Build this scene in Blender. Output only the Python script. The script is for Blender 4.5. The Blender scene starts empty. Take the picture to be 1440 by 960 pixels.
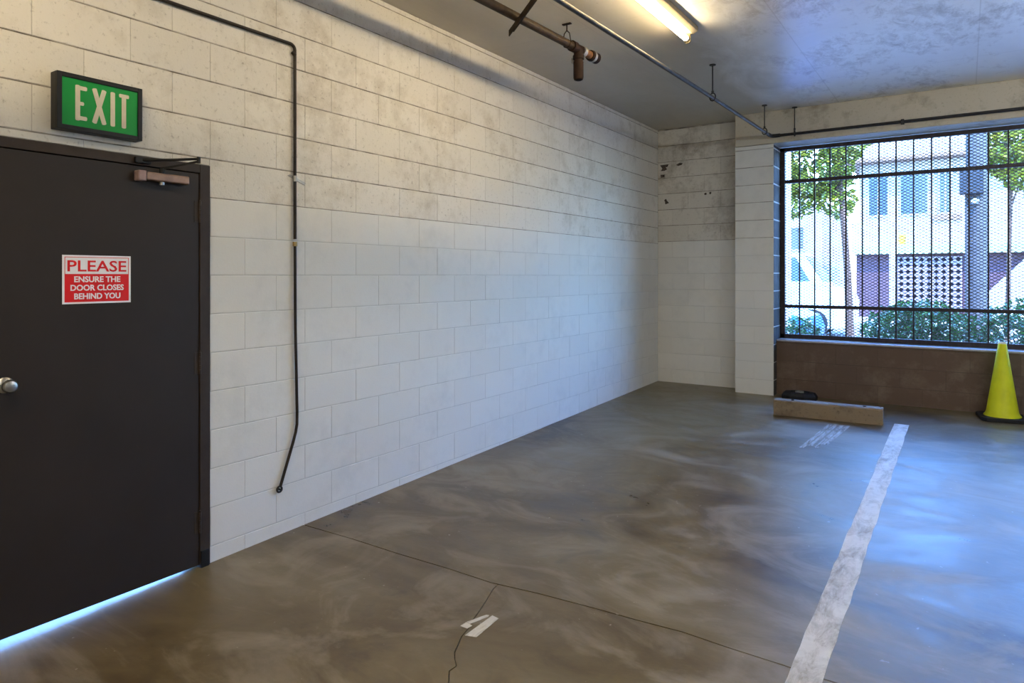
import bpy, bmesh, math, random
from mathutils import Vector, Matrix, Euler
random.seed(7)
scene = bpy.context.scene
col = scene.collection
R = math.radians

# ------------------------------------------------------------------ camera, sky, sun, exposure
cam_d = bpy.data.cameras.new('camera')
cam_d.sensor_width = 36.0
cam_d.lens = 945.0 / 1440.0 * 36.0
cam_d.shift_y = -(480.0 - 387.0) / 1440.0
cam_d.clip_start = 0.05
cam_d.clip_end = 300
cam = bpy.data.objects.new('camera', cam_d)
cam.location = (3.283, 0.0, 1.507)
cam.rotation_euler = (R(90), 0, R(34))
col.objects.link(cam)
scene.camera = cam

world = bpy.data.worlds.new('sky')
scene.world = world
world.use_nodes = True
wn = world.node_tree.nodes
wl = world.node_tree.links
for n in list(wn):
    wn.remove(n)
w_out = wn.new('ShaderNodeOutputWorld')
w_bg = wn.new('ShaderNodeBackground')
w_sky = wn.new('ShaderNodeTexSky')
w_sky.sky_type = 'NISHITA'
w_sky.sun_disc = False
w_sky.sun_elevation = R(58)
w_sky.sun_rotation = R(130)
w_sky.air_density = 1.3
w_sky.dust_density = 0.3
w_sky.ozone_density = 2.0
w_tint = wn.new('ShaderNodeMix')
w_tint.data_type = 'RGBA'
w_tint.blend_type = 'MULTIPLY'
w_tint.inputs['Factor'].default_value = 1.0
w_tint.inputs['B'].default_value = (0.46, 0.76, 1.24, 1)      # indoor white balance: daylight reads blue
wl.new(w_sky.outputs['Color'], w_tint.inputs['A'])
wl.new(w_tint.outputs['Result'], w_bg.inputs['Color'])
w_bg.inputs['Strength'].default_value = 5.0
wl.new(w_bg.outputs['Background'], w_out.inputs['Surface'])

sun_d = bpy.data.lights.new('sun', 'SUN')
sun_d.energy = 13.0
sun_d.angle = R(0.53)
sun_d.color = (1.0, 0.95, 0.84)
sun = bpy.data.objects.new('sun', sun_d)
sun.rotation_euler = Vector((-0.36, 0.50, -0.80)).to_track_quat('-Z', 'Y').to_euler()
sun.location = (20, -20, 30)
col.objects.link(sun)

TUBE_STRENGTH = 62.0
TUBE_COLOR = (1.0, 0.80, 0.49)

vs = scene.view_settings
vs.view_transform = 'Standard'
vs.look = 'None'
vs.gamma = 1.0
vs.use_curve_mapping = False
vs.exposure = 0.30

# ------------------------------------------------------------------ helpers
def V(*a):
    return Vector(a)


class MB:
    """collects shapes, builds ONE mesh object"""
    def __init__(self):
        self.v = []
        self.f = []
        self.m = []

    def add(self, verts, faces, mi=0):
        o = len(self.v)
        self.v += [tuple(p) for p in verts]
        self.f += [tuple(i + o for i in f) for f in faces]
        self.m += [mi] * len(faces)
        return self

    def box(self, a, b, mi=0, mat=None):
        x0, y0, z0 = a
        x1, y1, z1 = b
        vv = [V(x, y, z) for x in (x0, x1) for y in (y0, y1) for z in (z0, z1)]
        if mat is not None:
            vv = [mat @ p for p in vv]
        return self.add(vv, [(0, 1, 3, 2), (4, 6, 7, 5), (0, 4, 5, 1), (2, 3, 7, 6), (0, 2, 6, 4), (1, 5, 7, 3)], mi)

    def tube(self, pts, r, n=12, caps=True, mi=0):
        pts = [Vector(p) for p in pts]
        rs = r if isinstance(r, (list, tuple)) else [r] * len(pts)
        rings = []
        t0 = (pts[1] - pts[0]).normalized()
        up = V(0, 0, 1) if abs(t0.z) < 0.95 else V(1, 0, 0)
        u = t0.cross(up).normalized()
        for i, p in enumerate(pts):
            if i == 0:
                t = pts[1] - pts[0]
            elif i == len(pts) - 1:
                t = pts[-1] - pts[-2]
            else:
                t = (pts[i + 1] - pts[i]).normalized() + (pts[i] - pts[i - 1]).normalized()
            t = t.normalized()
            u = (u - t * u.dot(t)).normalized()
            w = t.cross(u)
            rings.append([p + (u * math.cos(2 * math.pi * k / n) + w * math.sin(2 * math.pi * k / n)) * rs[i] for k in range(n)])
        vv = [q for ring in rings for q in ring]
        ff = []
        for i in range(len(pts) - 1):
            for k in range(n):
                k2 = (k + 1) % n
                ff.append((i * n + k, i * n + k2, (i + 1) * n + k2, (i + 1) * n + k))
        if caps:
            ff.append(tuple(reversed(range(n))))
            ff.append(tuple((len(pts) - 1) * n + k for k in range(n)))
        return self.add(vv, ff, mi)

    def lathe(self, prof, n=24, mat=None, mi=0, cap0=True, cap1=True):
        vv = []
        for (r, z) in prof:
            for k in range(n):
                a = 2 * math.pi * k / n
                vv.append(V(r * math.cos(a), r * math.sin(a), z))
        if mat is not None:
            vv = [mat @ p for p in vv]
        ff = []
        for i in range(len(prof) - 1):
            for k in range(n):
                k2 = (k + 1) % n
                ff.append((i * n + k, i * n + k2, (i + 1) * n + k2, (i + 1) * n + k))
        if cap0:
            ff.append(tuple(reversed(range(n))))
        if cap1:
            ff.append(tuple((len(prof) - 1) * n + k for k in range(n)))
        return self.add(vv, ff, mi)

    def prism(self, poly, ext, mi=0):
        """poly: 3D points of one face, ext: extrusion vector"""
        n = len(poly)
        a = [Vector(p) for p in poly]
        b = [p + Vector(ext) for p in a]
        ff = [tuple(reversed(range(n))), tuple(range(n, 2 * n))]
        for k in range(n):
            k2 = (k + 1) % n
            ff.append((k, k2, n + k2, n + k))
        return self.add(a + b, ff, mi)

    def mesh(self, name, bevel=0.0, smooth=False, seg=2, fix=True):
        me = bpy.data.meshes.new(name)
        me.from_pydata(self.v, [], self.f)
        me.polygons.foreach_set('material_index', self.m)
        if fix or bevel:
            bm = bmesh.new()
            bm.from_mesh(me)
            bmesh.ops.recalc_face_normals(bm, faces=bm.faces)
            if bevel:
                ed = [e for e in bm.edges if len(e.link_faces) == 2 and e.calc_face_angle(0) > 0.6]
                bmesh.ops.bevel(bm, geom=ed, offset=bevel, segments=seg, profile=0.5, affect='EDGES', clamp_overlap=True)
            bm.to_mesh(me)
            bm.free()
        if smooth:
            me.polygons.foreach_set('use_smooth', [True] * len(me.polygons))
        me.update()
        return me

    def build(self, name, mats, parent=None, bevel=0.0, smooth=False, seg=2, fix=True):
        me = self.mesh(name, bevel, smooth, seg, fix)
        return link(name, me, mats, parent)


def link(name, me, mats, parent=None):
    if not isinstance(mats, (list, tuple)):
        mats = [mats]
    if not me.materials:
        for m in mats:
            me.materials.append(m)
    o = bpy.data.objects.new(name, me)
    col.objects.link(o)
    if parent is not None:
        o.parent = parent
        o.matrix_parent_inverse = Matrix.LocRotScale(parent.location, parent.rotation_euler, None).inverted()
    return o


def smooth_angle(o, ang=40):
    me = o.data
    me.polygons.foreach_set('use_smooth', [True] * len(me.polygons))
    bm = bmesh.new()
    bm.from_mesh(me)
    for e in bm.edges:
        if len(e.link_faces) == 2:
            e.smooth = e.calc_face_angle(0) < R(ang)
    bm.to_mesh(me)
    bm.free()
    return o


def tag(o, label=None, cat=None, group=None, kind=None):
    if label: o['label'] = label
    if cat: o['category'] = cat
    if group: o['group'] = group
    if kind: o['kind'] = kind
    return o


def empty(name, loc=(0, 0, 0), rz=0):
    o = bpy.data.objects.new(name, None)
    o.location = loc
    o.rotation_euler = (0, 0, rz)
    o.empty_display_size = 0.1
    col.objects.link(o)
    return o


def text_mesh(txt, size, bold=0.0, depth=0.0008):
    cu = bpy.data.curves.new('txt', 'FONT')
    cu.body = txt
    cu.size = size
    cu.align_x = 'CENTER'
    cu.align_y = 'CENTER'
    cu.offset = bold
    cu.extrude = depth
    cu.resolution_u = 3
    ob = bpy.data.objects.new('txt', cu)
    col.objects.link(ob)
    bpy.context.view_layer.update()
    dg = bpy.context.evaluated_depsgraph_get()
    me = bpy.data.meshes.new_from_object(ob.evaluated_get(dg))
    bpy.data.objects.remove(ob)
    return me


# ------------------------------------------------------------------ materials
def new_mat(name):
    m = bpy.data.materials.new(name)
    m.use_nodes = True
    nt = m.node_tree
    for n in list(nt.nodes):
        nt.nodes.remove(n)
    out = nt.nodes.new('ShaderNodeOutputMaterial')
    b = nt.nodes.new('ShaderNodeBsdfPrincipled')
    nt.links.new(b.outputs['BSDF'], out.inputs['Surface'])
    return m, nt, b


def rgba(c):
    return (c[0], c[1], c[2], 1.0)


def nd(nt, t, **kw):
    n = nt.nodes.new(t)
    for k, v in kw.items():
        if k in n.inputs:
            n.inputs[k].default_value = v
        else:
            setattr(n, k, v)
    return n


def pos(nt, scale=(1, 1, 1)):
    g = nt.nodes.new('ShaderNodeNewGeometry')
    mp = nt.nodes.new('ShaderNodeMapping')
    mp.inputs['Scale'].default_value = scale
    nt.links.new(g.outputs['Position'], mp.inputs['Vector'])
    return mp.outputs['Vector']


def noise(nt, vec, scale, detail=5, rough=0.55, dist=0.0):
    n = nd(nt, 'ShaderNodeTexNoise')
    n.inputs['Scale'].default_value = scale
    n.inputs['Detail'].default_value = detail
    n.inputs['Roughness'].default_value = rough
    n.inputs['Distortion'].default_value = dist
    nt.links.new(vec, n.inputs['Vector'])
    return n.outputs['Fac']


def ramp(nt, fac, stops):
    r = nt.nodes.new('ShaderNodeValToRGB')
    els = r.color_ramp.elements
    while len(els) < len(stops):
        els.new(0.5)
    for e, (p, c) in zip(els, stops):
        e.position = p
        e.color = rgba(c) if isinstance(c, (tuple, list)) else (c, c, c, 1)
    nt.links.new(fac, r.inputs['Fac'])
    return r.outputs['Color']


def mix(nt, a, b, fac, mode='MIX'):
    m = nt.nodes.new('ShaderNodeMix')
    m.data_type = 'RGBA'
    m.blend_type = mode
    for sock, val in (('A', a), ('B', b)):
        if isinstance(val, (tuple, list)):
            m.inputs[sock].default_value = rgba(val)
        else:
            nt.links.new(val, m.inputs[sock])
    if isinstance(fac, (int, float)):
        m.inputs['Factor'].default_value = fac
    else:
        nt.links.new(fac, m.inputs['Factor'])
    return m.outputs['Result']


def mth(nt, op, a, b=0.0, c=None):
    m = nt.nodes.new('ShaderNodeMath')
    m.operation = op
    for i, x in enumerate((a, b, c)):
        if x is None:
            continue
        if isinstance(x, (int, float)):
            m.inputs[i].default_value = x
        else:
            nt.links.new(x, m.inputs[i])
    return m.outputs[0]


def bump(nt, b, h, strength=0.3, dist=0.01):
    bp = nt.nodes.new('ShaderNodeBump')
    bp.inputs['Strength'].default_value = strength
    bp.inputs['Distance'].default_value = dist
    nt.links.new(h, bp.inputs['Height'])
    nt.links.new(bp.outputs['Normal'], b.inputs['Normal'])


def plain(name, c, rough=0.5, metal=0.0, var=0.12, scale=25.0, bmp=0.0):
    m, nt, b = new_mat(name)
    f = noise(nt, pos(nt), scale, 4)
    dark = tuple(x * (1 - var) for x in c)
    lite = tuple(min(1, x * (1 + var)) for x in c)
    nt.links.new(ramp(nt, f, [(0.3, dark), (0.7, lite)]), b.inputs['Base Color'])
    b.inputs['Roughness'].default_value = rough
    b.inputs['Metallic'].default_value = metal
    if rough > 0.3 and metal < 0.5:
        b.inputs['Specular IOR Level'].default_value = 0.25
    if bmp:
        bump(nt, b, f, bmp, 0.004)
    return m


def emit_mat(name, c, s):
    m, nt, b = new_mat(name)
    b.inputs['Base Color'].default_value = rgba((0.8, 0.8, 0.8))
    b.inputs['Emission Color'].default_value = rgba(c)
    b.inputs['Emission Strength'].default_value = s
    return m


def block_mat(name, base, dirt_c, dirt_amt, rough=0.55, speck=0.25, bmp=0.25, vary=0.05):
    m, nt, b = new_mat(name)
    p = pos(nt)
    big = noise(nt, p, 1.7, 6, 0.62, 0.4)
    mid = noise(nt, p, 6.5, 6, 0.7)
    fine = noise(nt, p, 90, 3, 0.6)
    oi = nt.nodes.new('ShaderNodeObjectInfo')
    tone = mth(nt, 'MULTIPLY_ADD', oi.outputs['Random'], vary, 1.0 - vary / 2)
    basec = mix(nt, base, base, 0.0)
    vm = nt.nodes.new('ShaderNodeVectorMath')
    vm.operation = 'SCALE'
    nt.links.new(basec, vm.inputs[0])
    nt.links.new(tone, vm.inputs['Scale'])
    d = mth(nt, 'MULTIPLY', big, mid)
    d = mth(nt, 'ADD', d, mth(nt, 'MULTIPLY', oi.outputs['Random'], 0.05))
    dm = ramp(nt, d, [(0.27, 0.0), (0.46, 1.0)])
    c1 = mix(nt, vm.outputs[0], dirt_c, mth(nt, 'MULTIPLY', dm, dirt_amt))
    sp = ramp(nt, noise(nt, p, 38, 5, 0.75), [(0.57, 0.0), (0.72, 1.0)])
    spm = mth(nt, 'MULTIPLY', mth(nt, 'MULTIPLY', sp, big), speck)
    c2 = mix(nt, c1, tuple(x * 0.45 for x in dirt_c), spm)
    nt.links.new(c2, b.inputs['Base Color'])
    b.inputs['Roughness'].default_value = rough
    b.inputs['Specular IOR Level'].default_value = 0.3
    bump(nt, b, mth(nt, 'ADD', fine, mth(nt, 'MULTIPLY', mid, 1.5)), bmp, 0.003)
    return m


MAT = {}
MAT['paint_low'] = block_mat('fresh white block paint', (0.66, 0.645, 0.60), (0.42, 0.42, 0.40), 0.28, 0.68, 0.14, 0.15)
MAT['paint_up'] = block_mat('old whitewash on block', (0.66, 0.63, 0.57), (0.38, 0.33, 0.26), 0.62, 0.75, 1.3, 0.5, 0.07)
MAT['recess_up'] = block_mat('stained whitewash', (0.58, 0.55, 0.49), (0.22, 0.18, 0.14), 0.85, 0.7, 0.9, 0.4, 0.08)
MAT['brown_block'] = block_mat('brown painted block', (0.11, 0.07, 0.049), (0.20, 0.15, 0.108), 0.7, 0.6, 0.4, 0.4, 0.1)
MAT['dark_block'] = block_mat('bare dark block', (0.045, 0.04, 0.037), (0.11, 0.10, 0.095), 0.7, 0.75, 0.4, 0.5, 0.2)
MAT['pale_mortar'] = plain('pale mortar', (0.45, 0.44, 0.42), 0.8)
MAT['header'] = block_mat('stained concrete beam', (0.50, 0.44, 0.34), (0.24, 0.19, 0.13), 0.9, 0.7, 0.8, 0.3, 0.0)
MAT['brown_mortar'] = plain('brown mortar', (0.085, 0.062, 0.047), 0.8)
MAT['tar'] = plain('old dark adhesive', (0.07, 0.055, 0.045), 0.8, 0, 0.6, 60)
MAT['plain_white'] = plain('white painted wall', (0.62, 0.60, 0.56), 0.6, 0, 0.08, 3)


def mortar_mat():
    m, nt, b = new_mat('painted mortar joints')
    g = nt.nodes.new('ShaderNodeNewGeometry')
    sx = nt.nodes.new('ShaderNodeSeparateXYZ')
    nt.links.new(g.outputs['Position'], sx.inputs[0])
    up = mth(nt, 'GREATER_THAN', sx.outputs['Z'], 1.913)
    f = noise(nt, pos(nt), 9, 5)
    lo = ramp(nt, f, [(0.3, (0.44, 0.43, 0.40)), (0.7, (0.58, 0.57, 0.54))])
    hi = ramp(nt, f, [(0.35, (0.12, 0.10, 0.08)), (0.65, (0.38, 0.35, 0.30))])
    nt.links.new(mix(nt, lo, hi, up), b.inputs['Base Color'])
    b.inputs['Roughness'].default_value = 0.8
    return m


MAT['mortar'] = mortar_mat()


def floor_colour(nt):
    p = pos(nt, (0.75, 1.15, 1))
    n1 = noise(nt, p, 0.9, 7, 0.6, 1.6)
    n2 = noise(nt, p, 1.7, 7, 0.62, 1.7)
    n3 = noise(nt, p, 14, 5, 0.7, 0.6)
    c = ramp(nt, n1, [(0.30, (0.056, 0.036, 0.016)), (0.44, (0.104, 0.075, 0.034)), (0.56, (0.142, 0.110, 0.056)), (0.72, (0.20, 0.172, 0.118))])
    sw = ramp(nt, n2, [(0.50, 0.0), (0.58, 0.5), (0.70, 1.0)])
    c = mix(nt, c, (0.33, 0.295, 0.235), mth(nt, 'MULTIPLY', sw, 0.5))
    dk = ramp(nt, n2, [(0.30, 1.0), (0.42, 0.0)])
    c = mix(nt, c, (0.045, 0.028, 0.016), mth(nt, 'MULTIPLY', dk, 0.6))
    c = mix(nt, c, mix(nt, (0.75, 0.75, 0.75), (1.2, 1.2, 1.2), n3), 0.6, 'MULTIPLY')
    return c, n1, n2, n3


def floor_mat():
    m, nt, b = new_mat('sealed brown concrete')
    c, n1, n2, n3 = floor_colour(nt)
    spk = ramp(nt, noise(nt, pos(nt), 30, 2, 0.5), [(0.74, 0.0), (0.78, 1.0)])
    c = mix(nt, c, (0.42, 0.39, 0.34), mth(nt, 'MULTIPLY', spk, 0.5))
    nt.links.new(c, b.inputs['Base Color'])
    r = mth(nt, 'MULTIPLY_ADD', n2, 0.55, 0.06)
    r = mth(nt, 'ADD', r, mth(nt, 'MULTIPLY', n3, 0.12))
    nt.links.new(r, b.inputs['Roughness'])
    b.inputs['Specular IOR Level'].default_value = 0.5
    bump(nt, b, mth(nt, 'ADD', n3, n2), 0.12, 0.006)
    return m


MAT['floor'] = floor_mat()


def floor_paint():
    m, nt, b = new_mat('worn white floor paint')
    c, n1, n2, n3 = floor_colour(nt)
    p = pos(nt, (3.0, 1.0, 1))
    w = noise(nt, p, 5, 7, 0.75, 0.5)
    w2 = noise(nt, pos(nt), 1.3, 3, 0.5)
    wear = ramp(nt, mth(nt, 'ADD', mth(nt, 'MULTIPLY', w, 0.7), mth(nt, 'MULTIPLY', w2, 0.35)), [(0.50, 0.0), (0.66, 0.75)])
    paint = ramp(nt, n3, [(0.3, (0.50, 0.48, 0.44)), (0.7, (0.62, 0.60, 0.55))])
    nt.links.new(mix(nt, paint, c, wear), b.inputs['Base Color'])
    b.inputs['Roughness'].default_value = 0.55
    return m


MAT['floor_paint'] = floor_paint()


def ghost_paint():
    m, nt, b = new_mat('faded tyre scuff paint')
    c, n1, n2, n3 = floor_colour(nt)
    w = noise(nt, pos(nt, (6, 1.0, 1)), 7, 6, 0.7)
    wear = ramp(nt, w, [(0.42, 0.15), (0.62, 1.0)])
    nt.links.new(mix(nt, (0.40, 0.38, 0.35), c, wear), b.inputs['Base Color'])
    b.inputs['Roughness'].default_value = 0.5
    return m


MAT['ghost'] = ghost_paint()


def ceiling_mat():
    m, nt, b = new_mat('painted concrete ceiling')
    p = pos(nt, (1.0, 0.55, 1))
    n1 = noise(nt, p, 1.4, 8, 0.68, 0.9)
    n2 = noise(nt, p, 9, 9, 0.8, 0.5)
    g = nt.nodes.new('ShaderNodeNewGeometry')
    sx = nt.nodes.new('ShaderNodeSeparateXYZ')
    nt.links.new(g.outputs['Position'], sx.inputs[0])
    st = ramp(nt, mth(nt, 'MULTIPLY', n1, n2), [(0.235, 0.0), (0.37, 1.0)])
    zone = ramp(nt, mth(nt, 'MULTIPLY', sx.outputs['X'], 0.25), [(0.40, 0.0), (0.52, 1.0)])     # peeling is worse away from the wall
    st = mth(nt, 'MULTIPLY', st, zone)
    bare = ramp(nt, n1, [(0.3, (0.40, 0.365, 0.30)), (0.7, (0.48, 0.44, 0.37))])  # dimmer beige tone for the less lit left zone
    white = ramp(nt, n1, [(0.3, (0.74, 0.73, 0.70)), (0.7, (0.84, 0.83, 0.81))])
    daylit_edge = mth(nt, 'ADD', sx.outputs['X'], mth(nt, 'MULTIPLY', n1, 0.9))
    c = mix(nt, bare, white, ramp(nt, mth(nt, 'MULTIPLY', daylit_edge, 0.25), [(0.47, 0.0), (0.58, 1.0)]))  # right side coloured whiter to stand in for daylight on the ceiling
    c = mix(nt, c, (0.30, 0.255, 0.21), mth(nt, 'MULTIPLY', st, 0.8))
    # board marks of the formwork: thin lines every 1.22 m / 2.44 m
    fx = mth(nt, 'ABSOLUTE', mth(nt, 'SUBTRACT', mth(nt, 'FRACT', mth(nt, 'DIVIDE', mth(nt, 'ADD', sx.outputs['X'], 0.29), 1.22)), 0.5))
    fy = mth(nt, 'ABSOLUTE', mth(nt, 'SUBTRACT', mth(nt, 'FRACT', mth(nt, 'DIVIDE', mth(nt, 'ADD', sx.outputs['Y'], 0.35), 2.44)), 0.5))
    line = mth(nt, 'MAXIMUM', mth(nt, 'GREATER_THAN', fx, 0.4965), mth(nt, 'GREATER_THAN', fy, 0.4985))
    c = mix(nt, c, (0.30, 0.26, 0.22), mth(nt, 'MULTIPLY', line, 0.3))
    nt.links.new(c, b.inputs['Base Color'])
    b.inputs['Specular IOR Level'].default_value = 0.9
    nt.links.new(mth(nt, 'MULTIPLY_ADD', n2, 0.34, 0.16), b.inputs['Roughness'])
    bump(nt, b, mth(nt, 'ADD', n2, mth(nt, 'MULTIPLY', line, -0.6)), 0.15, 0.006)
    return m


MAT['ceiling'] = ceiling_mat()
MAT['door'] = plain('dark brown door paint', (0.023, 0.0172, 0.0148), 0.5, 0, 0.12, 2.5)
MAT['door_frame'] = plain('brown frame paint', (0.034, 0.024, 0.019), 0.55, 0, 0.2, 14, 0.2)
MAT['black'] = plain('black metal', (0.012, 0.012, 0.013), 0.45, 0.2, 0.2)
MAT['black_rubber'] = plain('black rubber', (0.012, 0.012, 0.014), 0.6, 0, 0.25, 30, 0.2)
MAT['steel'] = plain('satin steel', (0.45, 0.44, 0.42), 0.3, 1.0, 0.15)
MAT['bronze'] = plain('bronze aluminium', (0.20, 0.125, 0.095), 0.4, 0.5, 0.2)
MAT['pinkmetal'] = plain('pinkish primer metal', (0.28, 0.20, 0.20), 0.5, 0.2, 0.2)
MAT['green'] = plain('exit sign green', (0.002, 0.25, 0.04), 0.45, 0, 0.06, 6)
MAT['cream'] = plain('cream lettering', (0.62, 0.57, 0.44), 0.5, 0, 0.06)
MAT['sign_white'] = plain('sign white', (0.78, 0.79, 0.84), 0.4, 0, 0.03)
MAT['sign_red'] = plain('sign red', (0.62, 0.012, 0.016), 0.4, 0, 0.04)
MAT['conduit'] = plain('dark brown conduit', (0.022, 0.016, 0.013), 0.4, 0.2, 0.3)
MAT['brass'] = plain('tarnished brass', (0.35, 0.24, 0.10), 0.4, 0.8, 0.2)
MAT['grey_metal'] = plain('dull galvanised', (0.36, 0.35, 0.33), 0.45, 0.7, 0.2)
MAT['rust'] = plain('rusty red iron', (0.013, 0.005, 0.003), 0.75, 0.2, 0.5, 22, 0.4)
MAT['rust_light'] = plain('orange brown rust', (0.12, 0.055, 0.022), 0.7, 0.1, 0.4, 30, 0.3)
MAT['oldpipe'] = plain('old black iron pipe', (0.026, 0.016, 0.008), 0.6, 0.1, 0.6, 18, 0.3)
MAT['pipe_grey'] = plain('grey steel pipe', (0.085, 0.075, 0.062), 0.45, 0.3, 0.4, 12)
MAT['pipe_dark'] = plain('black steel pipe', (0.030, 0.027, 0.026), 0.45, 0.4, 0.3)
MAT['tube'] = emit_mat('fluorescent tube glow', TUBE_COLOR, TUBE_STRENGTH)
MAT['tube_fill_warm'] = emit_mat('warm fill tube glow', TUBE_COLOR, 130.0)  # stronger tube of the unseen lamp added to fill the room
MAT['tube_fill_cool'] = emit_mat('cool fill tube glow', (0.88, 0.95, 1.0), 120.0)  # tubes of the unseen lamps added to brighten the ceiling
MAT['fixture'] = plain('cream enamel fixture', (0.34, 0.28, 0.17), 0.5, 0, 0.1)
MAT['grille'] = plain('dark brown grille paint', (0.035, 0.028, 0.030), 0.45, 0.3, 0.3, 30)
MAT['mesh'] = plain('weathered expanded metal', (0.10, 0.10, 0.11), 0.5, 0.4, 0.2, 30)
MAT['sill'] = plain('pale sill metal', (0.42, 0.42, 0.46), 0.35, 0.3, 0.15)
MAT['cone'] = plain('lime yellow plastic', (0.60, 0.62, 0.012), 0.42, 0, 0.1, 9)
MAT['conetop'] = plain('pale plastic rim', (0.75, 0.74, 0.6), 0.5)
MAT['timber'] = block_mat('weathered timber', (0.22, 0.165, 0.108), (0.05, 0.037, 0.025), 0.95, 0.65, 2.0, 0.4, 0.0)


def leaf_mat(name, c, c2):
    m, nt, b = new_mat(name)
    f = noise(nt, pos(nt), 4.0, 3)
    cc = ramp(nt, f, [(0.35, c), (0.65, c2)])
    nt.links.new(cc, b.inputs['Base Color'])
    b.inputs['Roughness'].default_value = 0.4
    tr = nt.nodes.new('ShaderNodeBsdfTranslucent')
    nt.links.new(cc, tr.inputs['Color'])
    mx = nt.nodes.new('ShaderNodeMixShader')
    mx.inputs[0].default_value = 0.35
    out = [n for n in nt.nodes if n.type == 'OUTPUT_MATERIAL'][0]
    nt.links.new(b.outputs[0], mx.inputs[1])
    nt.links.new(tr.outputs[0], mx.inputs[2])
    nt.links.new(mx.outputs[0], out.inputs['Surface'])
    return m


MAT['hedge'] = leaf_mat('hedge leaves', (0.018, 0.055, 0.018), (0.055, 0.13, 0.022))
MAT['tree'] = leaf_mat('yellow green leaves', (0.085, 0.125, 0.008), (0.19, 0.18, 0.012))
MAT['darkbush'] = leaf_mat('dark leaves', (0.02, 0.06, 0.04), (0.05, 0.10, 0.06))
MAT['bark'] = plain('bark', (0.07, 0.04, 0.027), 0.8, 0, 0.3, 12)
MAT['pole'] = plain('weathered utility pole', (0.045, 0.043, 0.045), 0.8, 0, 0.25, 12)
MAT['pole_box'] = plain('dark box metal', (0.015, 0.017, 0.02), 0.5, 0.2)
MAT['asphalt'] = plain('asphalt', (0.16, 0.16, 0.16), 0.85, 0, 0.15, 6)
MAT['paving'] = plain('pale sidewalk concrete', (0.36, 0.35, 0.33), 0.85, 0, 0.1, 3)
MAT['bwhite'] = plain('white stucco', (0.36, 0.36, 0.355), 0.8, 0, 0.06, 2)
MAT['bgreen'] = plain('pale green fascia', (0.30, 0.44, 0.26), 0.7, 0, 0.05, 2)
MAT['bpurple'] = plain('purple brown brick', (0.060, 0.034, 0.046), 0.8, 0, 0.25, 9)
MAT['bbrown'] = plain('tan eave', (0.20, 0.13, 0.09), 0.8, 0, 0.1, 3)
MAT['bglass'] = plain('window glass blue', (0.03, 0.05, 0.08), 0.2, 0, 0.2, 2)
MAT['breeze'] = plain('breeze block', (0.16, 0.13, 0.16), 0.8, 0, 0.1, 6)
MAT['hollow'] = plain('painted hole shade', (0.03, 0.025, 0.035), 0.9)  # dark tone stands in for shade behind the pierced blocks
MAT['roof'] = plain('grey shingle', (0.28, 0.25, 0.24), 0.85, 0, 0.2, 5)
MAT['car_white'] = plain('white car paint', (0.74, 0.75, 0.76), 0.25, 0, 0.02)
MAT['car_blue'] = plain('blue car paint', (0.01, 0.12, 0.45), 0.22, 0, 0.04)
MAT['car_glass'] = plain('car glass', (0.03, 0.05, 0.07), 0.08, 0, 0.1)
MAT['tyre'] = plain('tyre', (0.02, 0.02, 0.02), 0.8)
MAT['yellow'] = plain('yellow sign', (0.75, 0.48, 0.03), 0.5)

# ------------------------------------------------------------------ the room
CEIL = 3.373
COURSE = 0.2032
Z0 = 1.507                       # a bed joint runs at this height all round
BL = 0.4064                      # block length
YFAR = 8.23                      # recess face
YPIL = 7.98                      # pillar and beam face
YLOW = 8.12                      # low wall face
YOUT = 8.40                      # outer face
XR = 9.0
YB = -3.2


def fz(y):
    return 0.0239 * (y - 2.035)


# floor: three concrete slabs on a dark base, parted by the joint and the crack
flo = MB()
flo.prism([(-0.6, YB - 0.3, fz(YB - 0.3) - 0.012), (XR, YB - 0.3, fz(YB - 0.3) - 0.012), (XR, YOUT, fz(YOUT) - 0.012), (-0.6, YOUT, fz(YOUT) - 0.012)], (0, 0, -0.15))
floor = flo.build('floor', plain('dark joint filler', (0.035, 0.026, 0.02), 0.9))
tag(floor, kind='structure')
joint = [(-0.6, 2.635), (0.05, 2.639), (0.40, 2.650), (0.76, 2.647), (1.10, 2.655), (1.372, 2.650), (1.62, 2.682), (1.919, 2.704), (2.10, 2.712), (2.303, 2.728), (2.50, 2.716), (2.702, 2.712), (2.853, 2.702), (3.3, 2.715), (4.2, 2.70), (6.0, 2.72), (XR, 2.71)]
crack = [(1.412, 2.655), (1.42, 2.60), (1.455, 2.50), (1.49, 2.387), (1.505, 2.33), (1.529, 2.274), (1.545, 2.20), (1.568, 2.153), (1.590, 2.10), (1.618, 2.065), (1.655, 2.03), (1.652, 1.99), (1.690, 1.941), (1.74, 1.85), (1.73, 1.72), (1.80, 1.5), (1.86, 1.2), (1.84, 0.8), (1.95, 0.2), (1.9, -1.0), (2.0, YB - 0.3)]


def slab(poly):
    mb = MB()
    # fan-free: triangulate with bmesh
    me = bpy.data.meshes.new('slab')
    bm = bmesh.new()
    top = [bm.verts.new((x, y, fz(y))) for x, y in poly]
    bot = [bm.verts.new((x, y, fz(y) - 0.02)) for x, y in poly]
    f = bm.faces.new(top)
    n = len(poly)
    for k in range(n):
        bm.faces.new((top[k], top[(k + 1) % n], bot[(k + 1) % n], bot[k]))
    bmesh.ops.triangulate(bm, faces=[f])
    bmesh.ops.recalc_face_normals(bm, faces=bm.faces)
    bm.to_mesh(me)
    bm.free()
    return link('slab', me, MAT['floor'], floor)


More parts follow.
